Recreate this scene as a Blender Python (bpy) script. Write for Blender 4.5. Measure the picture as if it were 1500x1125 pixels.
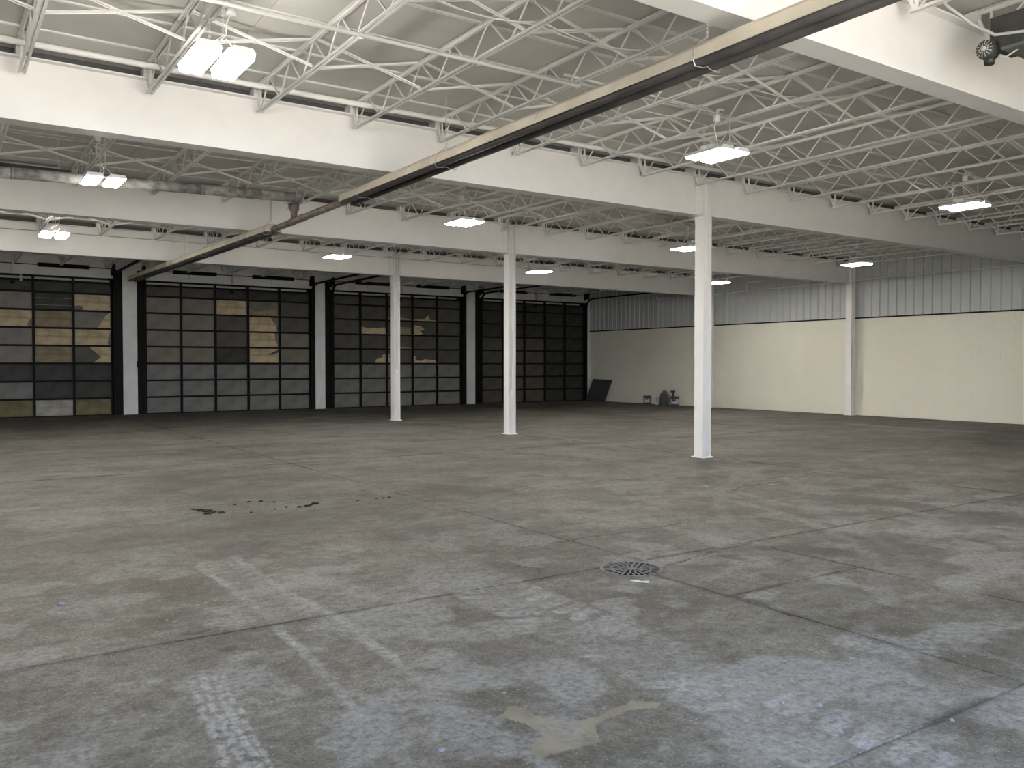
import bpy, math, random
import numpy as np
from mathutils import Vector, Matrix

random.seed(7)
SC = bpy.context.scene
for o in list(bpy.data.objects):
    bpy.data.objects.remove(o, do_unlink=True)
COL = SC.collection

# ------------------------------------------------------------------ camera
CAM_H, CAM_F, CAM_YAW, CAM_PITCH = 1.7, 1250.2, 0.5962, -0.02317
cam_d = bpy.data.cameras.new('camera')
cam_d.sensor_fit = 'HORIZONTAL'
cam_d.sensor_width = 36.0
cam_d.lens = CAM_F / 1500.0 * 36.0
cam_d.clip_start = 0.05
cam_d.clip_end = 300
cam = bpy.data.objects.new('camera', cam_d)
cam.location = (0, 0, CAM_H)
cam.rotation_euler = (math.pi / 2 + CAM_PITCH, 0, -CAM_YAW)
COL.objects.link(cam)
SC.camera = cam

# ------------------------------------------------------------------ world, exposure
SKY = 11.5
w = bpy.data.worlds.new('sky')
SC.world = w
w.use_nodes = True
bg = w.node_tree.nodes['Background']
bg.inputs[0].default_value = (0.34, 0.59, 1.0, 1)
bg.inputs[1].default_value = SKY
SC.view_settings.view_transform = 'Standard'
SC.view_settings.look = 'None'
SC.view_settings.gamma = 1.0
SC.view_settings.use_curve_mapping = False
SC.view_settings.exposure = 0.0
LAMP = 190.0            # radiance of the lit lamp lenses
# afternoon sun: falls on the apron outside the open doorways
sun_d = bpy.data.lights.new('sun', 'SUN')
sun_d.energy = 205.0
sun_d.angle = 0.009
sun_d.color = (1.0, 0.92, 0.80)
sun = bpy.data.objects.new('sun', sun_d)
sun.rotation_euler = Vector((0.70, 0.20, -0.68)).to_track_quat('-Z', 'Y').to_euler()
sun.location = (-20, -20, 20)
COL.objects.link(sun)

# ------------------------------------------------------------------ key dimensions (metres)
XC = 11.62                       # column row
XW = 25.54                       # right wall face
XL = -9.4                        # left wall face
YF = -1.75                       # front wall face
YB = 31.16                       # back wall face
GY = [4.61, 10.93, 17.22, 23.42]  # girder lines
ZG, ZGT = 4.37, 5.09             # girder underside / top
ZJB, ZD = 4.865, 5.215           # joist bottom chord / deck underside
JX0, JDX = 0.84, 1.30            # joist positions
JK = range(-3, 19)

# ------------------------------------------------------------------ materials
def new_mat(name):
    m = bpy.data.materials.new(name)
    m.use_nodes = True
    nt = m.node_tree
    return m, nt, nt.nodes['Principled BSDF']

def mat(name, col, rough=0.6, metal=0.0, var=0.0, scale=6.0, bump=0.0, bscale=60.0, dark=None, spec=0.4):
    m, nt, p = new_mat(name)
    p.inputs['Roughness'].default_value = rough
    p.inputs['Metallic'].default_value = metal
    p.inputs['Specular IOR Level'].default_value = spec
    c4 = (*col, 1)
    p.inputs['Base Color'].default_value = c4
    tc = nt.nodes.new('ShaderNodeTexCoord')
    if var > 0:
        n = nt.nodes.new('ShaderNodeTexNoise')
        n.inputs['Scale'].default_value = scale
        n.inputs['Detail'].default_value = 6
        nt.links.new(tc.outputs['Object'], n.inputs['Vector'])
        r = nt.nodes.new('ShaderNodeValToRGB')
        d = dark or tuple(c * (1 - var) for c in col)
        r.color_ramp.elements[0].position = 0.35
        r.color_ramp.elements[0].color = (*d, 1)
        r.color_ramp.elements[1].position = 0.62
        r.color_ramp.elements[1].color = c4
        nt.links.new(n.outputs['Fac'], r.inputs['Fac'])
        nt.links.new(r.outputs['Color'], p.inputs['Base Color'])
    if bump > 0:
        n2 = nt.nodes.new('ShaderNodeTexNoise')
        n2.inputs['Scale'].default_value = bscale
        n2.inputs['Detail'].default_value = 4
        nt.links.new(tc.outputs['Object'], n2.inputs['Vector'])
        b = nt.nodes.new('ShaderNodeBump')
        b.inputs['Strength'].default_value = bump
        b.inputs['Distance'].default_value = 0.01
        nt.links.new(n2.outputs['Fac'], b.inputs['Height'])
        nt.links.new(b.outputs['Normal'], p.inputs['Normal'])
    return m

M = {}
M['steel'] = mat('white_painted_steel', (0.80, 0.785, 0.76), 0.5, var=0.04, scale=3)
M['joist'] = mat('white_painted_joist', (0.80, 0.79, 0.76), 0.55, var=0.05, scale=4)
M['deck'] = mat('grey_white_roof_deck', (0.60, 0.585, 0.55), 0.75, var=0.10, scale=1.3)
M['deckrib'] = mat('deck_seam_lip', (0.72, 0.71, 0.68), 0.6)
M['block'] = mat('cream_painted_block', (0.77, 0.74, 0.635), 0.7, var=0.035, scale=1.2, bump=0.15, bscale=90)
M['panelmetal'] = mat('pale_grey_ribbed_metal', (0.47, 0.485, 0.48), 0.42, var=0.04, scale=2)
M['pier'] = mat('pale_painted_pier', (0.80, 0.79, 0.76), 0.7, var=0.12, scale=2.5, bump=0.2)
M['header'] = mat('pale_header_boards', (0.80, 0.79, 0.76), 0.7, var=0.15, scale=2)
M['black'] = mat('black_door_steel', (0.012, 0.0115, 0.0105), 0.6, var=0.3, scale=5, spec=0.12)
M['rail'] = mat('dark_brown_door_frame', (0.014, 0.013, 0.0115), 0.6, var=0.3, scale=6, spec=0.12)
M['film_grey'] = mat('grey_door_facing', (0.195, 0.190, 0.175), 0.6, var=0.35, scale=2.2)
M['film_brown'] = mat('brown_door_facing', (0.185, 0.160, 0.125), 0.45, var=0.30, scale=1.8)
M['film_dark'] = mat('dark_door_facing', (0.044, 0.042, 0.036), 0.6, var=0.45, scale=2.5)  # darkest facing tone, set on selected panels
M['film_dim'] = mat('dim_brown_door_facing', (0.085, 0.078, 0.062), 0.5, var=0.35, scale=2.0)
M['gap_shade'] = mat('dark_grey_gap_shade', (0.11, 0.11, 0.115), 0.8, var=0.3, scale=2)
M['seal'] = mat('black_rubber', (0.012, 0.012, 0.012), 0.7)
M['tube'] = mat('dark_heater_tube', (0.075, 0.070, 0.066), 0.5, metal=0.2, var=0.4, scale=4)
M['reflector'] = mat('beige_aluminium_reflector', (0.52, 0.465, 0.38), 0.5, metal=0.1, var=0.22, scale=2.5)
M['flue'] = mat('brown_steel_tube', (0.20, 0.165, 0.14), 0.5, metal=0.35, var=0.4, scale=8)
M['galv'] = mat('galvanised_duct', (0.29, 0.28, 0.265), 0.8, metal=0.0, var=0.5, scale=9)
M['chain'] = mat('zinc_chain', (0.42, 0.40, 0.37), 0.4, metal=0.5)
M['wchain'] = mat('white_chain', (0.72, 0.71, 0.68), 0.5)
M['housing'] = mat('white_lamp_housing', (0.82, 0.82, 0.80), 0.4)
M['burner'] = mat('dark_burner_box', (0.050, 0.052, 0.048), 0.45, metal=0.2, var=0.3, scale=8)
M['burnerplate'] = mat('grey_green_plate', (0.13, 0.14, 0.12), 0.45, metal=0.2, var=0.2)
M['greycable'] = mat('grey_conduit', (0.42, 0.42, 0.40), 0.45)
M['paint_white'] = mat('white_wall_pipe', (0.70, 0.70, 0.67), 0.5)
M['grate'] = mat('worn_iron_grate', (0.115, 0.113, 0.11), 0.65, metal=0.0, var=0.25, scale=30, bump=0.2)
M['pit_shade'] = mat('drain_pit_shade', (0.005, 0.005, 0.005), 0.95, spec=0.05)
M['slabbase'] = mat('joint_dirt', (0.060, 0.056, 0.050), 0.9, var=0.3, scale=20)
M['apron'] = mat('outdoor_concrete', (0.32, 0.31, 0.29), 0.85, var=0.15, scale=1.5)
M['board'] = mat('dark_grey_sheet', (0.060, 0.060, 0.062), 0.6, var=0.2, scale=4)
M['boardedge'] = mat('pale_sheet_edge', (0.22, 0.21, 0.19), 0.7)
M['can'] = mat('dull_metal_can', (0.11, 0.11, 0.11), 0.4, metal=0.4, var=0.2, scale=12)
M['pail'] = mat('grey_plastic_pail', (0.16, 0.163, 0.165), 0.5, var=0.1, scale=8)
M['label_white'] = mat('white_paper_label', (0.62, 0.63, 0.65), 0.7, var=0.25, scale=30)
M['label_blue'] = mat('dark_blue_print', (0.03, 0.035, 0.08), 0.6)
M['bag'] = mat('crumpled_grey_plastic', (0.11, 0.107, 0.10), 0.45, var=0.4, scale=12)
M['bottle'] = mat('white_plastic_bottle', (0.62, 0.62, 0.63), 0.45)
M['dirt'] = mat('black_dirt_lump', (0.018, 0.017, 0.015), 0.95)
M['stone'] = mat('pale_grey_stone', (0.22, 0.22, 0.225), 0.85, var=0.3, scale=40)
M['paper'] = mat('white_paper', (0.42, 0.43, 0.44), 0.8)
M['yellowtag'] = mat('pale_yellow_tag', (0.75, 0.70, 0.45), 0.6)

# tan exposed insulation with faint reddish horizontal lines
def insulation(name, col, line):
    m, nt, p = new_mat(name)
    p.inputs['Roughness'].default_value = 0.8
    tc = nt.nodes.new('ShaderNodeTexCoord')
    n = nt.nodes.new('ShaderNodeTexNoise'); n.inputs['Scale'].default_value = 3.5; n.inputs['Detail'].default_value = 6
    nt.links.new(tc.outputs['Object'], n.inputs['Vector'])
    r = nt.nodes.new('ShaderNodeValToRGB')
    r.color_ramp.elements[0].position = 0.3; r.color_ramp.elements[0].color = (*[c * 0.62 for c in col], 1)
    r.color_ramp.elements[1].position = 0.6; r.color_ramp.elements[1].color = (*col, 1)
    nt.links.new(n.outputs['Fac'], r.inputs['Fac'])
    wv = nt.nodes.new('ShaderNodeTexWave'); wv.bands_direction = 'Z'; wv.inputs['Scale'].default_value = 0.55
    wv.inputs['Distortion'].default_value = 0.4; wv.inputs['Detail Scale'].default_value = 3
    nt.links.new(tc.outputs['Object'], wv.inputs['Vector'])
    rr = nt.nodes.new('ShaderNodeValToRGB')
    rr.color_ramp.elements[0].position = 0.92; rr.color_ramp.elements[0].color = (0, 0, 0, 1)
    rr.color_ramp.elements[1].position = 1.0; rr.color_ramp.elements[1].color = (0.35, 0.35, 0.35, 1)
    nt.links.new(wv.outputs['Fac'], rr.inputs['Fac'])
    mx = nt.nodes.new('ShaderNodeMixRGB'); mx.inputs[2].default_value = (*line, 1)
    nt.links.new(rr.outputs['Color'], mx.inputs[0]); nt.links.new(r.outputs['Color'], mx.inputs[1])
    nt.links.new(mx.outputs['Color'], p.inputs['Base Color'])
    return m
M['tan'] = insulation('tan_insulation', (0.58, 0.47, 0.29), (0.22, 0.12, 0.07))
M['tan_dim'] = insulation('dirty_tan_insulation', (0.30, 0.24, 0.15), (0.14, 0.09, 0.055))
M['tan_olive'] = insulation('olive_stained_board', (0.20, 0.165, 0.085), (0.15, 0.12, 0.06))
M['tan_pale'] = insulation('pale_dirty_board', (0.42, 0.40, 0.34), (0.25, 0.23, 0.18))

def lamp_mat():
    m = bpy.data.materials.new('lit_led_lens'); m.use_nodes = True
    nt = m.node_tree; nt.nodes.clear()
    e = nt.nodes.new('ShaderNodeEmission'); o = nt.nodes.new('ShaderNodeOutputMaterial')
    e.inputs[0].default_value = (1.0, 0.955, 0.875, 1); e.inputs[1].default_value = LAMP
    nt.links.new(e.outputs[0], o.inputs[0])
    return m
M['lens'] = lamp_mat()

def floor_mat():
    m, nt, p = new_mat('worn_dusty_concrete')
    N, L = nt.nodes, nt.links
    geo = N.new('ShaderNodeNewGeometry')
    pos = geo.outputs['Position']
    def noise(scale, detail=6, rough=0.6, sx=1.0, sy=1.0):
        mp = N.new('ShaderNodeMapping'); mp.inputs['Scale'].default_value = (sx, sy, 1)
        L.new(pos, mp.inputs['Vector'])
        n = N.new('ShaderNodeTexNoise'); n.inputs['Scale'].default_value = scale
        n.inputs['Detail'].default_value = detail; n.inputs['Roughness'].default_value = rough
        L.new(mp.outputs[0], n.inputs['Vector'])
        return n.outputs['Fac']
    def ramp(fac, p0, p1, c0, c1):
        r = N.new('ShaderNodeValToRGB')
        r.color_ramp.elements[0].position = p0; r.color_ramp.elements[0].color = (*c0, 1)
        r.color_ramp.elements[1].position = p1; r.color_ramp.elements[1].color = (*c1, 1)
        L.new(fac, r.inputs['Fac']); return r.outputs['Color']
    def mix(fac, a, b, kind='MIX'):
        x = N.new('ShaderNodeMixRGB'); x.blend_type = kind
        if isinstance(fac, float): x.inputs[0].default_value = fac
        else: L.new(fac, x.inputs[0])
        for i, s in ((1, a), (2, b)):
            if isinstance(s, tuple): x.inputs[i].default_value = (*s, 1)
            else: L.new(s, x.inputs[i])
        return x.outputs[0]
    base = ramp(noise(0.55, 9, 0.68), 0.40, 0.62, (0.062, 0.058, 0.048), (0.112, 0.106, 0.094))
    streak = ramp(noise(0.8, 7, 0.66, 0.6, 1.7), 0.53, 0.68, (0, 0, 0), (0.9, 0.9, 0.9))
    base = mix(streak, base, (0.138, 0.132, 0.115))
    blot = ramp(noise(1.1, 8, 0.72), 0.36, 0.47, (0.85, 0.85, 0.85), (0, 0, 0))
    base = mix(blot, base, (0.046, 0.042, 0.034))
    blot2 = ramp(noise(3.2, 8, 0.74), 0.38, 0.48, (0.75, 0.75, 0.75), (0, 0, 0))
    base = mix(blot2, base, (0.056, 0.052, 0.044))
    mid = ramp(noise(11, 7, 0.75), 0.38, 0.62, (0.72, 0.72, 0.72), (1.28, 1.28, 1.28))
    base = mix(1.0, base, mid, 'MULTIPLY')
    fine = ramp(noise(48, 5, 0.75), 0.38, 0.62, (0.66, 0.66, 0.66), (1.34, 1.34, 1.34))
    base = mix(1.0, base, fine, 'MULTIPLY')
    speck = ramp(noise(60, 2, 0.5), 0.66, 0.70, (0, 0, 0), (0.7, 0.7, 0.7))
    base = mix(speck, base, (0.24, 0.24, 0.24))
    pitn = ramp(noise(42, 2, 0.5), 0.31, 0.35, (0.75, 0.75, 0.75), (0, 0, 0))
    base = mix(pitn, base, (0.032, 0.030, 0.027))
    at = N.new('ShaderNodeAttribute'); at.attribute_name = 'wear'
    sep = N.new('ShaderNodeSeparateColor'); L.new(at.outputs['Color'], sep.inputs[0])
    dustn = ramp(noise(22, 7, 0.75), 0.36, 0.62, (0.15, 0.15, 0.15), (1.15, 1.15, 1.15))
    mm = N.new('ShaderNodeMath'); mm.operation = 'MULTIPLY'; L.new(sep.outputs[0], mm.inputs[0]); L.new(dustn, mm.inputs[1]); mm.use_clamp = True
    base = mix(mm.outputs[0], base, (0.235, 0.236, 0.24))
    base = mix(sep.outputs[2], base, (0.176, 0.154, 0.116))
    base = mix(sep.outputs[1], base, (0.018, 0.016, 0.015))
    L.new(base, p.inputs['Base Color'])
    p.inputs['Roughness'].default_value = 0.72
    p.inputs['Specular IOR Level'].default_value = 0.3
    b = N.new('ShaderNodeBump'); b.inputs['Strength'].default_value = 0.35; b.inputs['Distance'].default_value = 0.006
    L.new(noise(40, 8, 0.75), b.inputs['Height']); L.new(b.outputs['Normal'], p.inputs['Normal'])
    return m
M['floor'] = floor_mat()

# ------------------------------------------------------------------ mesh helpers
class MB:
    def __init__(s): s.v = []; s.f = []; s.sm = []
    def add(s, vs, fs, smooth=False):
        o = len(s.v); s.v.extend([tuple(a) for a in vs])
        s.f.extend([tuple(i + o for i in q) for q in fs]); s.sm.extend([smooth] * len(fs))
        return s
    def box(s, x0, x1, y0, y1, z0, z1):
        return s.add([(x0, y0, z0), (x1, y0, z0), (x1, y1, z0), (x0, y1, z0), (x0, y0, z1), (x1, y0, z1), (x1, y1, z1), (x0, y1, z1)],
                     [(0, 3, 2, 1), (4, 5, 6, 7), (0, 1, 5, 4), (1, 2, 6, 5), (2, 3, 7, 6), (3, 0, 4, 7)])
    def bar(s, a, b, wx, wz, up=(0, 0, 1)):
        a = Vector(a); b = Vector(b); d = (b - a).normalized(); u = Vector(up)
        r = d.cross(u)
        if r.length < 1e-4: r = d.cross(Vector((1, 0, 0)))
        r.normalize(); u = r.cross(d)
        vs = []
        for p in (a, b):
            for i, j in ((-1, -1), (1, -1), (1, 1), (-1, 1)): vs.append(p + r * (i * wx / 2) + u * (j * wz / 2))
        return s.add(vs, [(0, 3, 2, 1), (4, 5, 6, 7), (0, 1, 5, 4), (1, 2, 6, 5), (2, 3, 7, 6), (3, 0, 4, 7)])
    def tube(s, pts, r, n=8, cap=True, closed=False):
        pts = [Vector(p) for p in pts]; m = len(pts); rs = r if isinstance(r, (list, tuple)) else [r] * m
        vs = []; fs = []; prev = None
        for i, p in enumerate(pts):
            if closed: d = (pts[(i + 1) % m] - pts[i - 1])
            else: d = (pts[min(i + 1, m - 1)] - pts[max(i - 1, 0)])
            d.normalize()
            if prev is None:
                u = d.cross(Vector((0, 0, 1)))
                if u.length < 1e-3: u = d.cross(Vector((1, 0, 0)))
            else:
                u = prev - d * prev.dot(d)
            u.normalize(); prev = u; v = d.cross(u)
            for k in range(n):
                t = 2 * math.pi * k / n
                vs.append(p + (u * math.cos(t) + v * math.sin(t)) * rs[i])
        for i in range(m if closed else m - 1):
            j = (i + 1) % m
            for k in range(n):
                k2 = (k + 1) % n
                fs.append((i * n + k, i * n + k2, j * n + k2, j * n + k))
        o = len(s.v)
        s.add(vs, fs, n > 5)
        if cap and not closed:
            s.f.append(tuple(o + k for k in range(n - 1, -1, -1))); s.sm.append(False)
            s.f.append(tuple(o + (m - 1) * n + k for k in range(n))); s.sm.append(False)
        return s
    def lathe(s, prof, n=20, c=(0, 0, 0), axis='Z'):
        vs = []; fs = []; m = len(prof)
        for r, z in prof:
            for k in range(n):
                t = 2 * math.pi * k / n
                p = (r * math.cos(t), r * math.sin(t), z)
                if axis == 'X': p = (p[2], p[0], p[1])
                if axis == 'Y': p = (p[0], p[2], p[1])
                vs.append((p[0] + c[0], p[1] + c[1], p[2] + c[2]))
        for i in range(m - 1):
            for k in range(n):
                k2 = (k + 1) % n
                fs.append((i * n + k, i * n + k2, (i + 1) * n + k2, (i + 1) * n + k))
        return s.add(vs, fs, True)
    def prism(s, poly, ax, a, b):
        """poly: 2-D outline in the plane across axis ax; extruded from a to b"""
        n = len(poly); vs = []
        for t in (a, b):
            for p, q in poly:
                vs.append({'X': (t, p, q), 'Y': (p, t, q), 'Z': (p, q, t)}[ax])
        fs = [tuple(range(n - 1, -1, -1)), tuple(range(n, 2 * n))]
        for i in range(n):
            j = (i + 1) % n; fs.append((i, j, n + j, n + i))
        return s.add(vs, fs)
    def mesh(s, name, m=None):
        me = bpy.data.meshes.new(name); me.from_pydata(s.v, [], s.f)
        me.polygons.foreach_set('use_smooth', s.sm); me.update()
        if m: me.materials.append(M[m] if isinstance(m, str) else m)
        return me

def fixn(me):
    import bmesh
    b = bmesh.new(); b.from_mesh(me); bmesh.ops.recalc_face_normals(b, faces=b.faces[:]); b.to_mesh(me); b.free()
    return me

def link(name, data, parent=None, loc=(0, 0, 0), rot=(0, 0, 0)):
    o = bpy.data.objects.new(name, data); COL.objects.link(o)
    o.location = loc; o.rotation_euler = rot
    if parent: o.parent = parent
    return o
def part(name, mb, m, parent, label=None, loc=(0, 0, 0), rot=(0, 0, 0)):
    me = mb if isinstance(mb, bpy.types.Mesh) else fixn(mb.mesh(name, m))
    o = link(name, me, parent, loc, rot)
    if label: o['label'] = label
    return o
def tag(o, label, cat, group=None, kind=None):
    o['label'] = label; o['category'] = cat
    if group: o['group'] = group
    if kind: o['kind'] = kind
    return o
def thing(name, label, cat, loc=(0, 0, 0), group=None, rot=(0, 0, 0)):
    return tag(link(name, None, None, loc, rot), label, cat, group)
def struct(name, label, cat, mb=None, m=None, loc=(0, 0, 0)):
    me = None if mb is None else fixn(mb.mesh(name, m))
    return tag(link(name, me, None, loc), label, cat, None, 'structure')

ORD = ['', 'first', 'second', 'third', 'fourth', 'fifth', 'sixth', 'seventh', 'eighth', 'ninth', 'tenth', 'eleventh', 'twelfth', 'thirteenth', 'fourteenth']

# ------------------------------------------------------------------ numpy noise for the floor marks
_rng = np.random.RandomState(3)
_tab = _rng.rand(256, 256)
def vnoise(x, y):
    xi = np.floor(x).astype(int); yi = np.floor(y).astype(int); fx = x - xi; fy = y - yi
    fx = fx * fx * (3 - 2 * fx); fy = fy * fy * (3 - 2 * fy)
    g = lambda a, b: _tab[a & 255, b & 255]
    return (g(xi, yi) * (1 - fx) + g(xi + 1, yi) * fx) * (1 - fy) + (g(xi, yi + 1) * (1 - fx) + g(xi + 1, yi + 1) * fx) * fy
def fbm(x, y, s, o=4):
    t = 0; a = 0.5
    for i in range(o): t = t + a * vnoise(x * s + 17.3 * i, y * s + 9.1 * i); s *= 2.03; a *= 0.5
    return t / (1 - 0.5 ** o)
def sstep(a, b, t):
    t = np.clip((t - a) / (b - a), 0, 1); return t * t * (3 - 2 * t)
def pdist(x, y, pts):
    """distance to a polyline and position along it"""
    best = np.full(x.shape, 1e9); along = np.zeros(x.shape); side = np.zeros(x.shape); acc = 0.0
    for (ax, ay), (bx, by) in zip(pts[:-1], pts[1:]):
        dx, dy = bx - ax, by - ay; L = math.hypot(dx, dy)
        t = np.clip(((x - ax) * dx + (y - ay) * dy) / (L * L), 0, 1)
        ex = x - (ax + t * dx); ey = y - (ay + t * dy); d = np.hypot(ex, ey)
        m = d < best
        best = np.where(m, d, best); along = np.where(m, acc + t * L, along)
        side = np.where(m, (dx * ey - dy * ex) / L, side); acc += L
    return best, along, side
def inpoly(x, y, poly):
    c = np.zeros(x.shape, bool); n = len(poly)
    for i in range(n):
        x0, y0 = poly[i]; x1, y1 = poly[i - 1]
        if y0 == y1: continue
        c ^= ((y0 > y) != (y1 > y)) & (x < (x1 - x0) * (y - y0) / (y1 - y0) + x0)
    return c

CRACKS = [  # (points, half width, depth)
    [(4.07, 6.52), (4.5, 6.47), (4.92, 6.45), (5.3, 6.50), (5.8, 6.46), (6.63, 6.52)],
    [(3.95, 5.42), (4.15, 5.75), (3.98, 6.0)],
    [(5.05, 5.2), (5.35, 5.24), (5.9, 5.36), (6.4, 5.42)],
    [(4.8, 4.28), (4.86, 4.05), (4.78, 3.7)],
    [(8.5, 7.6), (9.3, 8.0), (10.4, 8.05), (11.5, 8.4)],
    [(1.22, 5.62), (1.35, 5.55), (1.5, 5.60)],
]
DUST_LINES = [  # (points, half width, strength): pale tyre and drag lines
    ([(1.84, 7.4), (1.85, 6.0), (1.79, 4.76), (1.72, 4.1), (1.64, 3.3), (1.6, 2.6)], 0.042, 0.85),
    ([(2.18, 7.6), (2.16, 6.13), (2.23, 5.35), (2.18, 4.57), (2.15, 4.0), (2.14, 3.4), (2.1, 2.4)], 0.052, 0.9),
    ([(11.55, 9.35), (10.7, 9.15), (9.9, 8.68), (8.9, 8.0), (7.7, 6.95), (7.1, 6.3)], 0.11, 0.40),
    ([(8.35, 8.3), (8.2, 7.2), (8.03, 6.38), (7.61, 5.44), (7.15, 4.74), (6.5, 4.1), (5.6, 3.5)], 0.10, 0.45),
    ([(8.9, 7.9), (8.6, 6.9), (8.3, 6.1), (7.9, 5.3), (7.3, 4.5), (6.7, 3.9)], 0.08, 0.32),
    ([(5.9, 7.6), (6.3, 6.7), (6.35, 5.9), (6.1, 5.6)], 0.10, 0.40),
    ([(0.0, 14.6), (1.7, 14.75), (2.6, 14.35), (3.75, 14.75), (5.7, 15.2)], 0.30, 0.42),
    ([(0.3, 11.3), (1.46, 10.95), (2.3, 10.65), (3.2, 10.7)], 0.16, 0.38),
    ([(12.6, 16.4), (15.5, 15.1), (18.5, 13.4), (21.0, 12.6)], 0.35, 0.25),
    ([(21.6, 14.6), (21.5, 13.4), (21.35, 12.0), (21.7, 11.2)], 0.30, 0.75),
    ([(6.5, 16.8), (8.6, 15.6), (11.0, 15.0)], 0.35, 0.25),
    ([(3.0, 18.2), (5.5, 18.5), (8.6, 18.0)], 0.45, 0.35),
]
TREADS = [  # pale treaded wheel bands: centre line, half width, block length, strength
    ([(1.20, 4.78), (1.15, 4.3), (1.08, 3.6), (1.0, 2.9)], 0.105, 0.035, 1.5),
    ([(3.62, 6.9), (3.48, 5.4), (3.45, 4.3), (3.42, 3.4), (3.36, 2.6), (3.3, 1.8)], 0.34, 0.17, 0.95),
    ([(2.02, 7.6), (2.0, 5.6)], 0.17, 0.14, 0.45),
]
DARKS = [(2.2, 8.6, 1.3, 0.36), (4.2, 8.7, 1.5, 0.36), (5.7, 9.9, 1.3, 0.30), (0.9, 9.3, 1.0, 0.32), (9.0, 6.2, 0.8, 0.30), (3.0, 12.4, 1.0, 0.25), (1.40, 5.13, 0.07, 0.75), (4.2, 7.8, 0.45, 0.35), (3.4, 9.35, 0.35, 0.40), (6.6, 4.9, 0.55, 0.42), (7.6, 4.6, 0.6, 0.35), (9.5, 5.0, 0.9, 0.30),
         (2.7, 4.2, 0.45, 0.25), (11.9, 9.6, 0.7, 0.35), (9.3, 10.9, 0.9, 0.25), (16.5, 10.5, 1.2, 0.3), (4.5, 12.6, 0.9, 0.25), (1.6, 9.6, 0.7, 0.22),
         (5.5, 5.0, 0.3, 0.3), (13.5, 21.5, 2.2, 0.25), (6.0, 29.0, 2.5, 0.35), (20.0, 28.5, 2.5, 0.35), (13.0, 28.8, 2.2, 0.35)]
PALES = [(8.1, 8.9, 0.8, 0.45), (7.2, 10.6, 0.5, 0.30), (2.6, 3.35, 0.22, 0.35), (2.15, 3.35, 0.14, 0.6), (3.1, 2.55, 0.35, 0.6), (2.3, 2.2, 0.5, 0.45), (1.2, 2.9, 0.6, 0.3), (0.6, 4.2, 0.5, 0.35),
         (3.6, 2.2, 0.35, 0.55), (4.1, 2.35, 0.22, 0.6), (2.9, 11.9, 0.3, 0.3), (4.2, 6.9, 0.35, 0.25), (6.2, 7.1, 0.5, 0.35), (3.35, 3.1, 0.10, 0.9), (0.9, 6.6, 0.5, 0.25),
         (3.2, 15.8, 0.8, 0.4), (8.0, 16.6, 0.9, 0.35), (14.5, 12.5, 1.1, 0.25), (5.2, 19.5, 1.2, 0.4), (9.5, 20.2, 1.4, 0.3)]
SPOTS = [(4.62, 3.11, 0.045), (4.70, 3.06, 0.02), (4.52, 3.16, 0.018), (1.58, 6.23, 0.018), (1.52, 6.20, 0.014), (1.66, 6.26, 0.016), (2.43, 3.65, 0.012), (3.22, 3.16, 0.03),
         (3.35, 3.13, 0.028), (3.05, 3.3, 0.012), (2.72, 3.2, 0.012), (1.3, 5.9, 0.012), (1.26, 5.95, 0.01), (4.38, 2.95, 0.014), (5.5, 3.6, 0.014), (4.95, 2.6, 0.014), (8.9, 8.3, 0.05), (10.5, 8.2, 0.05), (9.8, 7.9, 0.05)]
TAN = [(2.35, 3.49), (2.40, 3.47), (2.40, 3.32), (2.46, 3.19), (2.52, 3.16), (2.65, 3.16), (2.78, 3.17), (2.89, 3.18), (3.02, 3.10), (2.96, 3.06), (2.80, 3.11), (2.66, 3.11),
       (2.56, 3.09), (2.52, 3.02), (2.48, 2.93), (2.31, 2.93), (2.13, 2.96), (2.17, 3.06), (2.31, 3.13), (2.31, 3.27), (2.22, 3.42)]
DRAIN = (4.78, 5.28, 0.255)

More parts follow.
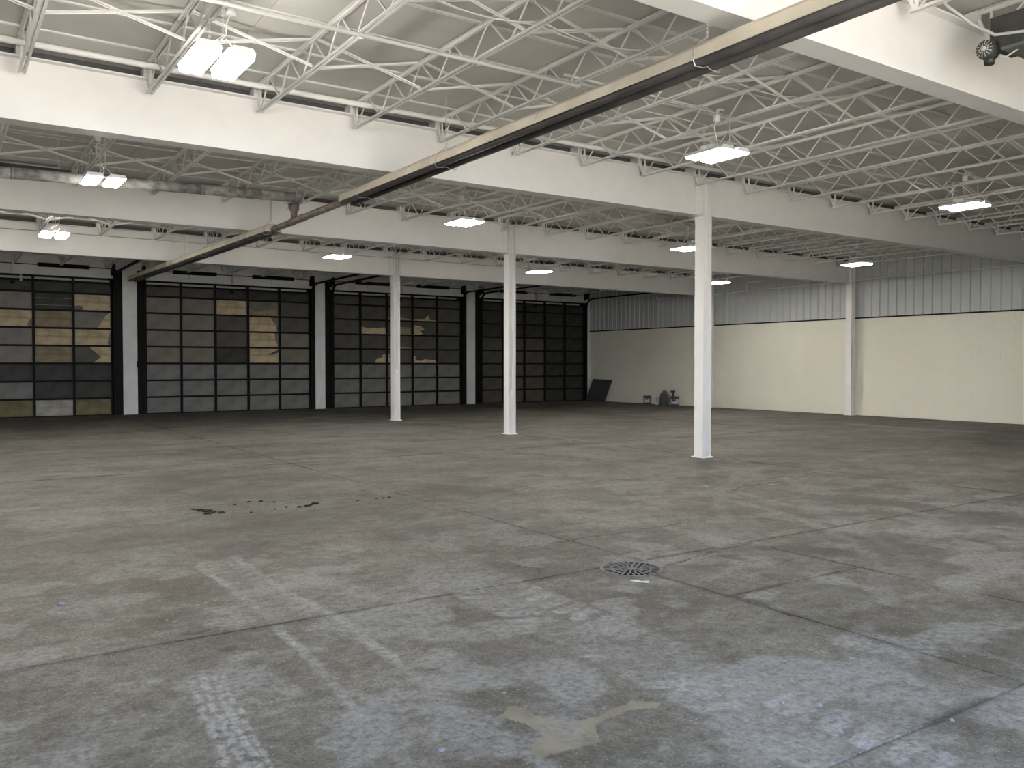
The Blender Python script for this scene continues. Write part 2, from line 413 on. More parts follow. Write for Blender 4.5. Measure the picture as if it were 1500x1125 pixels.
def wear(x, y):
    jx = (fbm(x, y, 9, 3) - 0.5) * 0.05; jy = (fbm(x + 40, y, 9, 3) - 0.5) * 0.05
    X = x + jx; Y = y + jy
    dust = np.zeros(x.shape); dark = np.zeros(x.shape); tan = np.zeros(x.shape); dip = np.zeros(x.shape)
    br = fbm(x, y, 7, 4)
    for pts, hw, s in DUST_LINES:
        d, t, sd = pdist(X, Y, pts)
        dust = np.maximum(dust, s * (1 - sstep(hw * 0.25, hw * 1.3, d)) * np.clip(0.05 + 1.5 * (fbm(x + 5, y, 3.1, 5) - 0.1), 0.15, 1.0))
    for pts, hw, bl, s in TREADS:
        d, t, sd = pdist(X, Y, pts)
        m = 1 - sstep(hw * 0.9, hw * 1.05, d)
        end = sstep(0, 0.06, t)
        u = t + np.abs(sd) * 0.35 + np.where(sd > 0, bl * 0.5, 0) + (fbm(x, y, 6, 3) - 0.5) * bl * 0.5
        blk = sstep(0.25, 0.45, np.abs((u / bl) % 1 - 0.5) * 2)
        if bl > 0.05:
            gap = sstep(0.03, 0.05, np.abs(sd)) if hw > 0.15 else 1
            brk = sstep(0.40, 0.62, fbm(x + 11, y, 2.6, 4)); fade = sstep(7.2, 4.6, y) if hw > 0.3 else 1
            dust = np.maximum(dust, s * m * end * fade * (0.25 + 0.75 * blk * gap * (0.25 + 0.75 * brk)) * (0.25 + 1.2 * br))
            if hw < 0.3: dark = np.maximum(dark, 0.45 * m * blk * gap * sstep(0.5, 0.62, fbm(x, y, 3, 3)))
        else:
            rib = sstep(0.15, 0.55, np.abs((sd / hw * 2.0 + 0.25) % 1 - 0.5) * 2)
            dust = np.maximum(dust, s * m * end * (0.35 + 0.65 * rib) * sstep(0.25, 0.6, fbm(x, y, 22, 4)) * (0.55 + 0.7 * br))
    for cx, cy, r, s in PALES:
        d = np.hypot(X - cx, Y - cy) + (br - 0.5) * r * 2.2
        dust = np.maximum(dust, s * (1 - sstep(r * 0.3, r, d)) * (0.5 + 0.7 * br))
    for cx, cy, r, s in DARKS:
        d = np.hypot((X - cx) * 0.8, Y - cy) + (fbm(x + 7, y + 3, 2.2 / max(r, 0.2), 4) - 0.5) * r * 1.8
        dark = np.maximum(dark, s * (1 - sstep(r * 0.25, r, d)))
    for cx, cy, r in SPOTS:
        d = np.hypot(x - cx, y - cy) + (fbm(x, y, 40, 2) - 0.5) * r * 1.6
        dust = np.maximum(dust, 1.5 * (1 - sstep(r * 0.7, r * 1.1, d)))
    tan = np.where(inpoly(x + jx * 1.3, y + jy * 1.3, TAN), np.clip(0.25 + 1.1 * (br - 0.15), 0, 0.85), 0)
    # broad dustier zone of scuffed concrete just inside the doorway
    scuff = sstep(0.50, 0.66, fbm(x + 3, y * 1.1, 2.6, 5)) * (0.55 - 0.40 * sstep(4.0, 9.5, y))
    dust = np.maximum(dust, scuff * np.where(x < 12, 1, 0.4))
    for pts in CRACKS:
        d, t, sd = pdist(x + jx * 0.8, y + jy * 0.8, pts)
        c = 1 - sstep(0.006, 0.022, d)
        dark = np.maximum(dark, 0.75 * c * sstep(0.3, 0.45, fbm(x, y, 5, 2))); dip = np.maximum(dip, c)
    return np.clip(dust, 0, 1), np.clip(dark, 0, 0.9), np.clip(tan, 0, 1), dip

# ------------------------------------------------------------------ floor
mb = MB().box(XL - 0.3, XW + 0.3, YF - 0.3, YB + 0.5, -0.25, -0.05)
floor = struct('floor', 'worn grey concrete floor with joints, cracks and tyre tracks', 'floor', mb, 'slabbase')
pit_shade = part('drain_pit_shade', MB().box(-0.3, 0.3, -0.3, 0.3, -0.049, -0.047), 'pit_shade', floor, loc=(DRAIN[0], DRAIN[1], 0))  # flat near-black sheet painting the shade of a deep pit below the grate

def slab(x0, x1, y0, y1, step):
    g = 0.0045
    nx = max(2, int(round((x1 - x0) / step)) + 1); ny = max(2, int(round((y1 - y0) / step)) + 1)
    xs = np.linspace(x0 + g, x1 - g, nx); ys = np.linspace(y0 + g, y1 - g, ny)
    X, Y = np.meshgrid(xs, ys, indexing='ij')
    # ragged joints: nudge the edge rows
    rag = lambda t, k: (fbm(t * 1.0, np.full(t.shape, k), 4.0, 4) - 0.5) * min(0.028, step)
    X[0, :] += rag(ys, x0 + 3.1); X[-1, :] += rag(ys, x1 + 3.1) ; Y[:, 0] += rag(xs, y0 + 5.7); Y[:, -1] += rag(xs, y1 + 5.7)
    du, da, ta, dip = wear(X, Y)
    edge = np.minimum(np.minimum(X - x0, x1 - X), np.minimum(Y - y0, y1 - Y))
    en = fbm(X, Y, 3, 3)
    da = np.maximum(da, 0.55 * (1 - sstep(0.0, 0.03 + 0.05 * en, edge)) * sstep(0.35, 0.6, en))
    Z = -0.008 * dip - 0.003 * (1 - sstep(0.0, 0.008, edge)) + (fbm(X, Y, 0.7, 3) - 0.5) * 0.002
    r = np.hypot(X - DRAIN[0], Y - DRAIN[1])
    keep = r > DRAIN[2] - 0.012
    n = nx * ny
    co = np.stack([X, Y, Z], -1).reshape(-1, 3)
    idx = np.arange(n).reshape(nx, ny)
    q = np.stack([idx[:-1, :-1], idx[1:, :-1], idx[1:, 1:], idx[:-1, 1:]], -1).reshape(-1, 4)
    kf = keep.reshape(-1)[q].all(1); q = q[kf]
    # rim of the slab: vertical skirts
    ring = np.concatenate([idx[:, 0], idx[-1, 1:], idx[-2::-1, -1], idx[0, -2:0:-1]])
    low = co[ring].copy(); low[:, 2] = -0.052
    m0 = len(ring); li = n + np.arange(m0)
    sk = np.stack([ring, li, np.roll(li, -1), np.roll(ring, -1)], -1)
    okr = keep.reshape(-1)[ring]; sk = sk[okr & np.roll(okr, -1)]
    allq = np.concatenate([q, sk]); allv = np.concatenate([co, low])
    me = bpy.data.meshes.new('floor_slab')
    me.vertices.add(len(allv)); me.vertices.foreach_set('co', allv.astype(np.float32).ravel())
    me.loops.add(allq.size); me.loops.foreach_set('vertex_index', allq.astype(np.int32).ravel())
    me.polygons.add(len(allq)); me.polygons.foreach_set('loop_start', np.arange(0, allq.size, 4, dtype=np.int32))
    me.update(calc_edges=True)
    a = me.attributes.new('wear', 'FLOAT_COLOR', 'POINT')
    c = np.zeros((len(allv), 4), np.float32); c[:, 3] = 1
    c[:n, 0] = du.ravel(); c[:n, 1] = da.ravel(); c[:n, 2] = ta.ravel(); c[n:, 1] = 0.8
    a.data.foreach_set('color', c.ravel())
    me.materials.append(M['floor'])
    return link('floor_slab', me, floor)
SLABS = [
    (XL, -1.9, YF - 0.3, 5.45, 0.3), (-1.9, 4.8, YF - 0.3, 2.2, 0.025), (-1.9, 0.2, 2.2, 5.45, 0.1), (0.2, 4.8, 2.2, 5.45, 0.011),
    (4.8, 6.4, YF - 0.3, 4.25, 0.016), (4.8, 6.4, 4.25, 5.45, 0.012), (6.4, 11.75, YF - 0.3, 5.45, 0.02),
    (XL, -1.9, 5.45, 14.2, 0.4), (-1.9, 5.05, 5.45, 14.2, 0.02), (5.05, 11.75, 5.45, 14.2, 0.02),
    (11.75, 18.5, YF - 0.3, 5.45, 0.12), (18.5, XW + 0.2, YF - 0.3, 5.45, 0.12), (11.75, 18.5, 5.45, 14.2, 0.04), (18.5, XW + 0.2, 5.45, 14.2, 0.05),
    (XL, -1.9, 14.2, 22.9, 0.4), (-1.9, 5.05, 14.2, 22.9, 0.05), (5.05, 11.75, 14.2, 22.9, 0.05), (11.75, 18.5, 14.2, 22.9, 0.06), (18.5, XW + 0.2, 14.2, 22.9, 0.07),
    (XL, -1.9, 22.9, YB + 0.3, 0.4), (-1.9, 5.05, 22.9, YB + 0.3, 0.08), (5.05, 11.75, 22.9, YB + 0.3, 0.08), (11.75, 18.5, 22.9, YB + 0.3, 0.08), (18.5, XW + 0.2, 22.9, YB + 0.3, 0.08)]
for s in SLABS: slab(*s)
struct('ground', 'plain concrete apron outside the open front doorway', 'ground', MB().box(-60, 70, -70, YF - 0.3, -0.2, -0.02), 'apron')

# ------------------------------------------------------------------ walls
# back wall: piers and header around four overhead doors
DOORS = [(-0.76, 4.97), (6.02, 11.86), (12.79, 18.52), (19.54, 25.20)]
DH = 4.56
wb = struct('wall_back', 'pale painted back wall of piers and header around dark overhead doors', 'wall',
            MB().box(XL - 0.3, XW + 0.3, YB + 0.34, YB + 0.5, -0.1, ZD + 0.1), 'header')
piers = [(XL, -1.06), (5.30, 5.75), (12.06, 12.45), (18.78, 19.2), (25.28, XW + 0.1)]
for a, b in piers:
    part('pier', MB().box(a, b, YB - 0.06, YB + 0.34, -0.02, 4.86), 'pier', wb)
part('header_wall', MB().box(XL, XW + 0.1, YB + 0.05, YB + 0.34, DH + 0.02, ZD + 0.05), 'header', wb)
for (a, b) in DOORS:
    for i in range(4):
        xa = a + (b - a) * i / 4 + 0.01; xb = a + (b - a) * (i + 1) / 4 - 0.01
        part('header_board', MB().box(xa, xb, YB - 0.02, YB + 0.05, 4.66, 4.98), 'header', wb)
    part('header_trim', MB().box(a - 0.1, b + 0.1, YB - 0.05, YB + 0.05, 4.56, 4.655), 'header', wb)

# right wall: painted block below, ribbed metal above
ZP = 3.21
wr = struct('wall_right', 'cream painted block wall with ribbed metal panel above', 'wall',
            MB().box(XW - 0.013, XW + 0.3, YF - 0.3, YB + 0.3, -0.05, ZD + 0.1), 'block')
BL, BHT = 0.401, 0.2006
blocks_full = MB().box(-0.02, 0.03, 0.0010, BL - 0.0010, 0.0030, BHT - 0.0030).mesh('block', 'block')
rest = MB()
cand = []
for r in range(16):
    for i in range(-1, 84):
        y0 = YF + i * BL + (BL / 2 if r % 2 else 0)
        if y0 < YF or y0 + BL > YB + 0.02: continue
        cand.append((y0, r))
vis = sorted([c for c in cand if c[0] > 11.2])
near = set(vis[:300])
for y0, r in cand:
    if (y0, r) in near:
        link('block', blocks_full, wr, (XW, y0, r * BHT))
    else:
        rest.box(XW - 0.02, XW + 0.03, y0 + 0.0010, y0 + BL - 0.0010, r * BHT + 0.0030, (r + 1) * BHT - 0.0030)
o = part('block_courses', rest, 'block', wr); o['kind'] = 'stuff'
part('ledge_dark_strip', MB().box(XW - 0.055, XW + 0.02, YF, YB - 0.02, ZP + 0.0, ZP + 0.045), 'black', wr, 'black strip under the metal panel')  # plain black band along the lower edge of the metal panel
part('metal_panel', MB().box(XW - 0.020, XW + 0.02, YF, YB, ZP + 0.045, ZD + 0.05), 'panelmetal', wr)
rib = MB().prism([(0, -0.03), (-0.032, -0.014), (-0.032, 0.014), (0, 0.03)], 'Z', ZP + 0.045, ZD).mesh('rib', 'panelmetal')
fixn(rib)
y = YB - 0.2; k = 0
while y > YF + 0.1:
    link('rib', rib, wr, (XW - 0.020, y, 0)); y -= 0.293
struct('wall_left', 'cream painted block wall closing the far left side', 'wall', MB().box(XL - 0.3, XL, YF - 0.3, YB + 0.3, -0.05, ZD + 0.1), 'block')
# front wall with two open doorways behind the camera
wf = MB()
for a, b in [(XL - 0.3, -0.95), (5.0, XW + 0.3)]: wf.box(a, b, YF - 0.3, YF, -0.05, ZD + 0.1)
for a, b in [(-0.95, 5.0)]: wf.box(a, b, YF - 0.3, YF, 4.45, ZD + 0.1)
struct('wall_front', 'front wall with one wide open truck doorway', 'wall', wf, 'block')

# ------------------------------------------------------------------ ceiling deck
cl = struct('ceiling', 'grey-white steel roof deck in long seamed sheets', 'ceiling', MB().box(XL - 0.3, XW + 0.3, YF - 0.3, YB + 0.5, ZD + 0.06, ZD + 0.3), 'deck')
SW = 0.915
def deck_sheet(L):
    m = MB().box(0, L - 0.006, 0.004, SW - 0.004, 0, 0.06)
    me = fixn(m.mesh('deck_sheet', 'deck')); return me
def deck_lip(L):
    m = MB().box(0, L - 0.006, 0.004, 0.022, -0.016, 0.0).box(0, L - 0.006, 0.05, 0.062, -0.010, 0.0)
    return fixn(m.mesh('seam_lip', 'deckrib'))
xcuts = [XL, -3.1, 2.81, 8.01, 13.2, 18.4, XW + 0.02]
shm = [deck_sheet(b - a) for a, b in zip(xcuts[:-1], xcuts[1:])]
lpm = [deck_lip(b - a) for a, b in zip(xcuts[:-1], xcuts[1:])]
y = YF
y -= (y - 8.40) % SW
while y < YB + 0.3:
    for i in range(len(shm)):
        s = link('deck_sheet', shm[i], cl, (xcuts[i], y, ZD))
        link('seam_lip', lpm[i], s)
    y += SW

# ------------------------------------------------------------------ columns and girders
COLW, COLD = 0.215, 0.205      # flange width (along Y), depth (along X)
def column(x, y, label, conduit=None, top=ZGT, group='white steel columns'):
    t = thing('steel_column', label, 'column', (x, y, 0), group)
    part('base_plate', MB().box(-0.135, 0.135, -0.15, 0.15, -0.004, 0.018), 'steel', t)
    for s in (-1, 1):
        a = s * COLD / 2; part('flange', MB().box(min(a, a - s * 0.014), max(a, a - s * 0.014), -COLW / 2, COLW / 2, 0.018, top), 'steel', t)
    part('web', MB().box(-COLD / 2 + 0.01, COLD / 2 - 0.01, -0.006, 0.006, 0.018, top), 'steel', t)
    for sx in (-1, 1):
        for sy in (-1, 1):
            part('anchor_bolt', MB().lathe([(0, 0.055), (0.012, 0.055), (0.012, 0.02), (0.02, 0.02)], 6, (sx * 0.06, sy * 0.128, 0)), 'steel', t)
    if conduit:
        part('conduit', MB().tube([(0.02, -0.022, conduit), (0.02, -0.022, top)], 0.011, 8), 'steel', t)
        b = part('switch_box', MB().box(-0.035, 0.06, -0.065, -0.006, conduit - 0.11, conduit), 'steel', t)
        part('cover_plate', MB().box(-0.04, 0.065, -0.069, -0.064, conduit - 0.115, conduit + 0.005), 'housing', b)
    return t
column(XC, GY[1], 'white steel H column standing nearest the round floor drain')
column(XC, GY[2], 'white steel H column in the middle of the free-standing row', 1.05)
column(XC, GY[3], 'white steel H column nearest the overhead doors, free-standing', 1.55)
WX = XW - 0.24
column(WX, GY[1], 'white steel column against block wall, in line with drain-side column', group='columns along the block wall')
column(WX, GY[2], 'white steel column against block wall, in line with middle column', group='columns along the block wall')
column(WX, GY[3], 'white steel column against block wall beside the pails and cans', group='columns along the block wall')
column(WX, GY[0], 'white steel column against block wall, in line with the floor drain', group='columns along the block wall')

bolt_me = fixn(MB().lathe([(0.0001, -0.014), (0.012, -0.014), (0.014, 0.0)], 6, axis='Y').mesh('bolt', 'pier'))
def girder(x0, x1, gy, label, clips=()):
    t = thing('steel_girder', label, 'girder', (0, gy, 0), 'deep white roof girders')
    part('web', MB().box(x0, x1, -0.007, 0.007, ZG + 0.01, ZGT - 0.01), 'steel', t)
    part('bottom_flange', MB().box(x0, x1, -0.125, 0.125, ZG, ZG + 0.018), 'steel', t)
    part('top_flange', MB().box(x0, x1, -0.10, 0.10, ZGT - 0.018, ZGT), 'steel', t)
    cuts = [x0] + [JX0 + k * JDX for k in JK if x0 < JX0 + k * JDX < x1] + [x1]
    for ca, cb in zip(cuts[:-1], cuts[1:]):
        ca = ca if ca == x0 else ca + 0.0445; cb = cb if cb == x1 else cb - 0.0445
        part('gap_shade_strip', MB().box(ca, cb, 0.055, 0.075, ZGT - 0.001, ZD - 0.018), 'gap_shade', t, 'dark grey strip painted as the shade in the gap under the deck')  # dark strip standing in for the shade between girder top and deck
    for cx in clips:
        for s in (-1, 1):
            p = part('clip_angle', MB().box(cx - 0.06, cx + 0.06, s * 0.007, s * 0.018, ZG + 0.08, ZGT - 0.08), 'steel', t)
            if s < 0:
                for i in range(6): link('bolt', bolt_me, p, (cx, -0.018, ZG + 0.13 + i * 0.085))
    return t
CN = ['crossing above the floor drain', 'at the column nearest the drain', 'at the middle column', 'at the column nearest the overhead doors']
for i, gy in enumerate(GY):
    if i == 0:
        girder(XL, WX - COLD / 2, gy, 'deep white girder passing directly above the floor drain, over heater', ())
        continue
    girder(XL, XC - COLD / 2, gy, 'deep white girder running over the tube heater, ' + CN[i], (XC - COLD / 2 - 0.06,))
    girder(XC + COLD / 2, WX - COLD / 2, gy, 'deep white girder out to the block wall, ' + CN[i], (XC + COLD / 2 + 0.06, WX - COLD / 2 - 0.06))

# ------------------------------------------------------------------ bar joists
def angle_pair(m, y0, y1, z, up, w=0.032, t=0.006, gap=0.010):
    """two back-to-back angles along Y: horizontal legs at z, vertical legs going up (+1) or down (-1)"""
    for s in (-1, 1):
        a = s * gap; b = s * (gap + w)
        x0, x1 = min(a, b), max(a, b)
        m.box(x0, x1, y0, y1, min(z, z + up * t), max(z, z + up * t))
        v0, v1 = min(a, a + s * t), max(a, a + s * t)
        m.box(v0, v1, y0, y1, min(z + up * t * 0.5, z + up * w), max(z + up * t * 0.5, z + up * w))
    return m
def joist_meshes(ya, yb, wall_end=False):
    ea = 0.24; eb = 0.48 if wall_end else 0.24
    mid = (ya + ea + yb - eb) / 2; half = (yb - eb - ya - ea) / 2
    n = int(round(half / 0.73)); p = half / n
    zt = ZD - 0.045; zb = ZJB + 0.016
    d = {}
    d['top_chord'] = angle_pair(MB(), ya + 0.02, yb - 0.02, ZD - 0.016, -1, 0.036)
    d['bottom_chord'] = angle_pair(MB(), ya + ea - 0.05, yb - eb + 0.05, ZJB, 1, 0.030)
    pts = []
    for k in range(-n, n + 1):
        yy = mid + k * p
        pts += [(0, yy - 0.035, zb), (0, yy + 0.035, zb)]
        if k < n: pts += [(0, yy + p / 2 - 0.03, zt), (0, yy + p / 2 + 0.03, zt)]
    d['web_rod'] = MB().tube(pts, 0.0115, 6)
    ends = []
    for y0, ys in ((ya + ea, ya + 0.118), (yb - eb, yb - 0.118)):
        ends.append(MB().bar((0, ys, ZGT + 0.05), (0, y0, ZJB + 0.02), 0.034, 0.018, (1, 0, 0)))
    d['ends'] = ends
    d['struts'] = [MB().bar((0, y0, ZJB + 0.01), (0, y0, zt), 0.022, 0.022, (0, 1, 0)) for y0 in (ya + ea + 0.015, yb - eb - 0.015)]
    seats = []
    for y0, y1 in ((ya + 0.0, ya + 0.135), (yb - 0.135, yb)):
        seats.append(MB().box(-0.045, 0.045, y0, y1, ZGT, ZD - 0.018))
    d['seats'] = seats
    return d
BAYS = [(YF, GY[0]), (GY[0], GY[1]), (GY[1], GY[2]), (GY[2], GY[3]), (GY[3], YB + 0.045)]
BN = ['burner bay', 'floor-drain bay', 'galvanised-duct bay', 'bay between middle and rear columns', 'bay beside the overhead doors']
for bi, (ya, yb) in enumerate(BAYS):
    jm = joist_meshes(ya, yb, bi == 4)
    keep = {}
    for kk in ('top_chord', 'bottom_chord', 'web_rod'): keep[kk] = fixn(jm[kk].mesh(kk, 'joist'))
    for kk, nm in (('ends', 'end_diagonal'), ('struts', 'end_strut'), ('seats', 'joist_seat')): keep[nm] = [fixn(q.mesh(nm, 'joist')) for q in jm[kk]]
    L = yb - ya
    br = []
    for f in (0.335, 0.665):
        yy = ya + L * f
        zt, zb = ZD - 0.044, ZJB + 0.012
        for q in (0, 1):
            z0, z1 = (zt, zb) if q == 0 else (zb, zt)
            y2 = yy + (0.02 if q else -0.02)
            m = MB()
            m.bar((0.03, y2, z0), (JDX - 0.047, y2, z1), 0.040, 0.004, (0, 0, 1)).bar((0.03, y2 + 0.018, z0 + 0.012), (JDX - 0.047, y2 + 0.018, z1 + 0.012), 0.004, 0.034, (0, 0, 1))
            br.append(fixn(m.mesh('bridging_bar', 'joist')))
    for k in JK:
        x = JX0 + k * JDX
        if bi == 0 and k < 3: continue
        n = k - 8
        if n <= 0: side = ORD[1 - n] + ' from the column row towards the tube heater'
        else: side = ORD[n] + ' from the column row towards the block wall'
        lab = 'white open-web roof joist, ' + BN[bi] + ', ' + side
        if bi == 3: lab = 'white roof joist between middle and rear columns, ' + side
        if bi == 4: lab = 'white roof joist beside overhead doors, ' + side
        if len(lab.split()) > 16: lab = lab.replace('open-web ', '').replace('towards the', 'towards').replace('the ', '')
        t = thing('bar_joist', lab, 'roof joist', (x, 0, 0), 'roof joists in the ' + BN[bi])
        for kk in ('top_chord', 'bottom_chord', 'web_rod'): link(kk, keep[kk], t)
        for nm in ('end_diagonal', 'end_strut', 'joist_seat'):
            for q in keep[nm]: link(nm, q, t)
        if k < 18:
            for q in br: link('bridging_bar', q, t)

# ------------------------------------------------------------------ overhead doors
ROWS = [0, 0.575, 1.150, 1.725, 2.30, 2.875, 3.45, 4.02, 4.39]
SPECIAL = {0: {(0, 2): 'tan_olive', (0, 3): 'tan_pale', (0, 4): 'tan_olive', (3, 3): 'tan_dim', (3, 4): 'tan', (4, 3): 'tan', (4, 4): 'tan', (5, 2): 'tan', (5, 3): 'tan_dim', (5, 4): 'tan', (6, 4): 'tan',
               (6, 3): 'film_dark', (7, 3): 'film_dark', (7, 4): 'film_dark', (7, 2): 'film_dark', (2, 3): 'film_dark', (2, 4): 'film_dark', (2, 2): 'film_dark', (1, 3): 'film_dark', (1, 4): 'film_dark', (1, 2): 'film_grey', (4, 0): 'tan', (5, 1): 'tan'},
           1: {(6, 2): 'tan', (6, 3): 'tan_dim', (5, 3): 'tan', (4, 3): 'tan', (3, 3): 'tan', (7, 3): 'film_dark', (7, 2): 'film_dark', (7, 4): 'film_dark', (3, 2): 'film_dark', (4, 2): 'film_dim', (5, 2): 'film_dim', (6, 4): 'film_dim', (5, 4): 'film_dim'},
           2: {(5, 1): 'tan', (5, 2): 'tan_dim', (5, 3): 'tan', (6, 2): 'tan_dim', (6, 3): 'tan', (3, 1): 'tan', (3, 2): 'tan', (3, 3): 'tan', (4, 2): 'tan_dim'},
           3: {}}
# torn facing still covering part of an exposed panel: outlines in panel fractions
COVER = {0: {(3, 4): [(0, 0), (0.5, 0), (0.72, 0.35), (0.6, 0.6), (0.45, 0.85), (0.4, 1), (0, 1)], (5, 4): [(0, 0), (0.62, 0), (0.75, 0.4), (0.85, 0.75), (0.97, 1), (0, 1)],
               (6, 4): [(0, 0), (0.2, 0), (0.26, 0.12), (0.22, 0.27), (0.1, 0.3), (0, 0.27)], (4, 4): [(0.9, 0.1), (1, 0.0), (1, 0.9), (0.93, 0.6)], (5, 2): [(0.88, 0), (1, 0), (1, 0.5), (0.93, 0.45), (0.87, 0.2)]},
         1: {(6, 3): [(0, 0.55), (0.2, 0.35), (0.45, 0.3), (0.7, 0.5), (1, 0.62), (1, 1), (0, 1)], (5, 3): [(0.72, 1), (0.8, 0.75), (0.9, 0.45), (0.93, 0.1), (1, 0), (1, 1)],
               (4, 3): [(0.86, 1), (0.88, 0.5), (0.96, 0.2), (0.95, 0), (1, 0), (1, 1)], (3, 3): [(0.66, 0.55), (0.8, 0.78), (1, 0.92), (1, 0.75), (0.85, 0.6)]},
         2: {(5, 1): [(0, 0.55), (0.15, 0.5), (0.3, 0.42), (0.5, 0.48), (0.7, 0.46), (0.85, 0.52), (1, 0.5), (1, 1), (0, 1)],
               (5, 2): [(0, 0), (0.3, 0.05), (0.5, 0.35), (0.2, 0.5), (0.55, 0.62), (1, 0.55), (1, 1), (0, 1)],
               (5, 3): [(0.3, 0), (1, 0), (1, 1), (0, 1), (0, 0.75), (0.35, 0.7), (0.5, 0.45), (0.3, 0.3), (0.42, 0.12)],
               (6, 2): [(0, 0.2), (0.3, 0.15), (0.6, 0.22), (1, 0.12), (1, 1), (0, 1)],
               (6, 3): [(0, 0.1), (0.5, 0.12), (0.58, 0.3), (0.66, 0.45), (0.74, 0.1), (1, 0.08), (1, 1), (0, 1)],
               (3, 1): [(0, 0), (0.55, 0.02), (0.62, 0.3), (0.8, 0.4), (0.86, 0.62), (1, 0.66), (1, 1), (0, 1)],
               (3, 2): [(0.2, 0), (1, 0), (1, 1), (0, 1), (0, 0.7), (0.15, 0.6), (0.08, 0.4), (0.25, 0.25)],
               (3, 3): [(0.35, 0.15), (0.5, 0.3), (1, 0.2), (1, 1), (0, 1), (0, 0.6), (0.15, 0.55), (0.1, 0.3)],
               (4, 2): [(0, 0.15), (0.5, 0.12), (1, 0.1), (1, 1), (0, 1)]}}
DL = ['black-framed overhead door with many tan patches, beside the tube heater end', 'black-framed overhead door with one column of torn tan panels',
      'black-framed overhead door with small ragged tan tears behind columns', 'darkest overhead door, untorn panels, in the block wall corner']
JAMB = [(-1.06, 5.30), (5.75, 12.06), (12.45, 18.78), (19.20, 25.28)]
for di, (a, b) in enumerate(DOORS):
    d = struct('door_%d' % (di + 1), DL[di], 'overhead door', loc=(a, YB, 0))
    W = b - a; cw = W / 5
    for r in range(8):
        for c in range(5):
            if di == 0 and c == 0 and r == 99: continue
            x0, x1, z0, z1 = c * cw + 0.02, (c + 1) * cw - 0.02, ROWS[r] + 0.02, ROWS[r + 1] - 0.02
            m = SPECIAL[di].get((r, c))
            if m is None:
                if di == 3: m = 'film_dark' if r > 4 or c > 2 else 'film_dim'
                elif r < 3: m = 'film_grey'
                elif r == 7: m = 'film_dim'
                else: m = 'film_brown' if di < 2 else 'film_dim'
            p = part('door_panel', MB().box(0, x1 - x0, -0.004, 0.03, 0, z1 - z0), m, d, loc=(x0, 0.03, z0))
            cv = COVER.get(di, {}).get((r, c))
            if cv:
                poly = [(u * (x1 - x0), v * (z1 - z0)) for u, v in cv]
                part('torn_facing', MB().prism(poly, 'Y', -0.010, -0.005), 'film_brown' if r > 3 and di < 2 else 'film_dim', p)
    for i in range(6):
        part('stile', MB().box(i * cw - 0.038, i * cw + 0.038, -0.045, 0.05, 0, DH - 0.02), 'rail', d)
    for r in range(9):
        z = ROWS[r]; part('rail', MB().box(0, W, -0.038, 0.045, max(0, z - 0.032), z + 0.032), 'rail', d)
    part('top_rail', MB().box(0, W, -0.03, 0.05, DH - 0.06, DH), 'rail', d)
    part('bottom_seal', MB().box(0, W, -0.02, 0.03, -0.015, 0.03), 'seal' if di else 'pier', d)
    zt = 4.72
    for s, xe in ((-1, -0.06), (1, W + 0.06)):
        pe = JAMB[di][0 if s < 0 else 1] - a
        x0, x1 = (pe, 0.0) if s < 0 else (W, pe)
        part('jamb_angle', MB().box(x0, x1, -0.045, 0.33, 0, 4.86), 'black', d)
        pts = [(xe, -0.12, 0.02), (xe, -0.12, 4.30)]
        for i in range(1, 7):
            t = i / 6 * math.pi / 2; pts.append((xe, -0.12 - 0.42 * (1 - math.cos(t)), 4.30 + 0.42 * math.sin(t)))
        pts.append((xe, -5.1, 4.74))
        m = MB()
        for q, p2 in zip(pts[:-1], pts[1:]):
            m.bar(q, p2, 0.075, 0.055, (0, -1, 0.2))
        part('track', m, 'black', d)
        part('end_bearing_plate', MB().box(xe - 0.03, xe + 0.03, -0.3, 0.02, 4.72, 5.02), 'black', d)
        part('track_hanger', MB().bar((xe, -4.9, 4.74), (xe, -4.9, ZD), 0.03, 0.03, (0, 1, 0)), 'rail', d)
    part('torsion_shaft', MB().tube([(-0.1, -0.22, 4.87), (W + 0.1, -0.22, 4.87)], 0.014, 8), 'black', d)
    for xs in ((0.62, 0.88), (0.15, 0.40)):
        sp = MB()
        x0, x1 = W * xs[0], W * xs[1]; prof = []
        n = 44
        for i in range(n + 1):
            prof.append((0.070 if i % 2 else 0.061, x0 + (x1 - x0) * i / n))
        sp.lathe([(0.014, x0)] + prof + [(0.014, x1)], 14, (0, -0.22, 4.87), 'X')
        part('torsion_spring', sp, 'black', d)
    part('centre_bracket', MB().box(W / 2 - 0.025, W / 2 + 0.025, -0.30, 0.02, 4.58, 4.95), 'header', d)
    part('pull_latch', MB().box(W / 2 - 0.05, W / 2 + 0.06, -0.09, -0.02, 4.24, 4.36), 'black', d)
    if di == 0:
        part('hanging_tag', MB().box(W / 2 + 0.20, W / 2 + 0.27, -0.10, -0.085, 4.33, 4.52), 'yellowtag', d)
        part('vent_louvre_bar', MB().box(3 * cw + 0.05, 4 * cw - 0.05, -0.02, -0.008, 3.60, 3.615), 'galv', d)
        part('vent_louvre_bar', MB().box(3 * cw + 0.05, 4 * cw - 0.05, -0.02, -0.008, 3.83, 3.845), 'galv', d)
    if di in (1, 2):
        part('side_lock', MB().box(-0.29, -0.20, -0.10, -0.04, 1.58, 1.80), 'black', d)

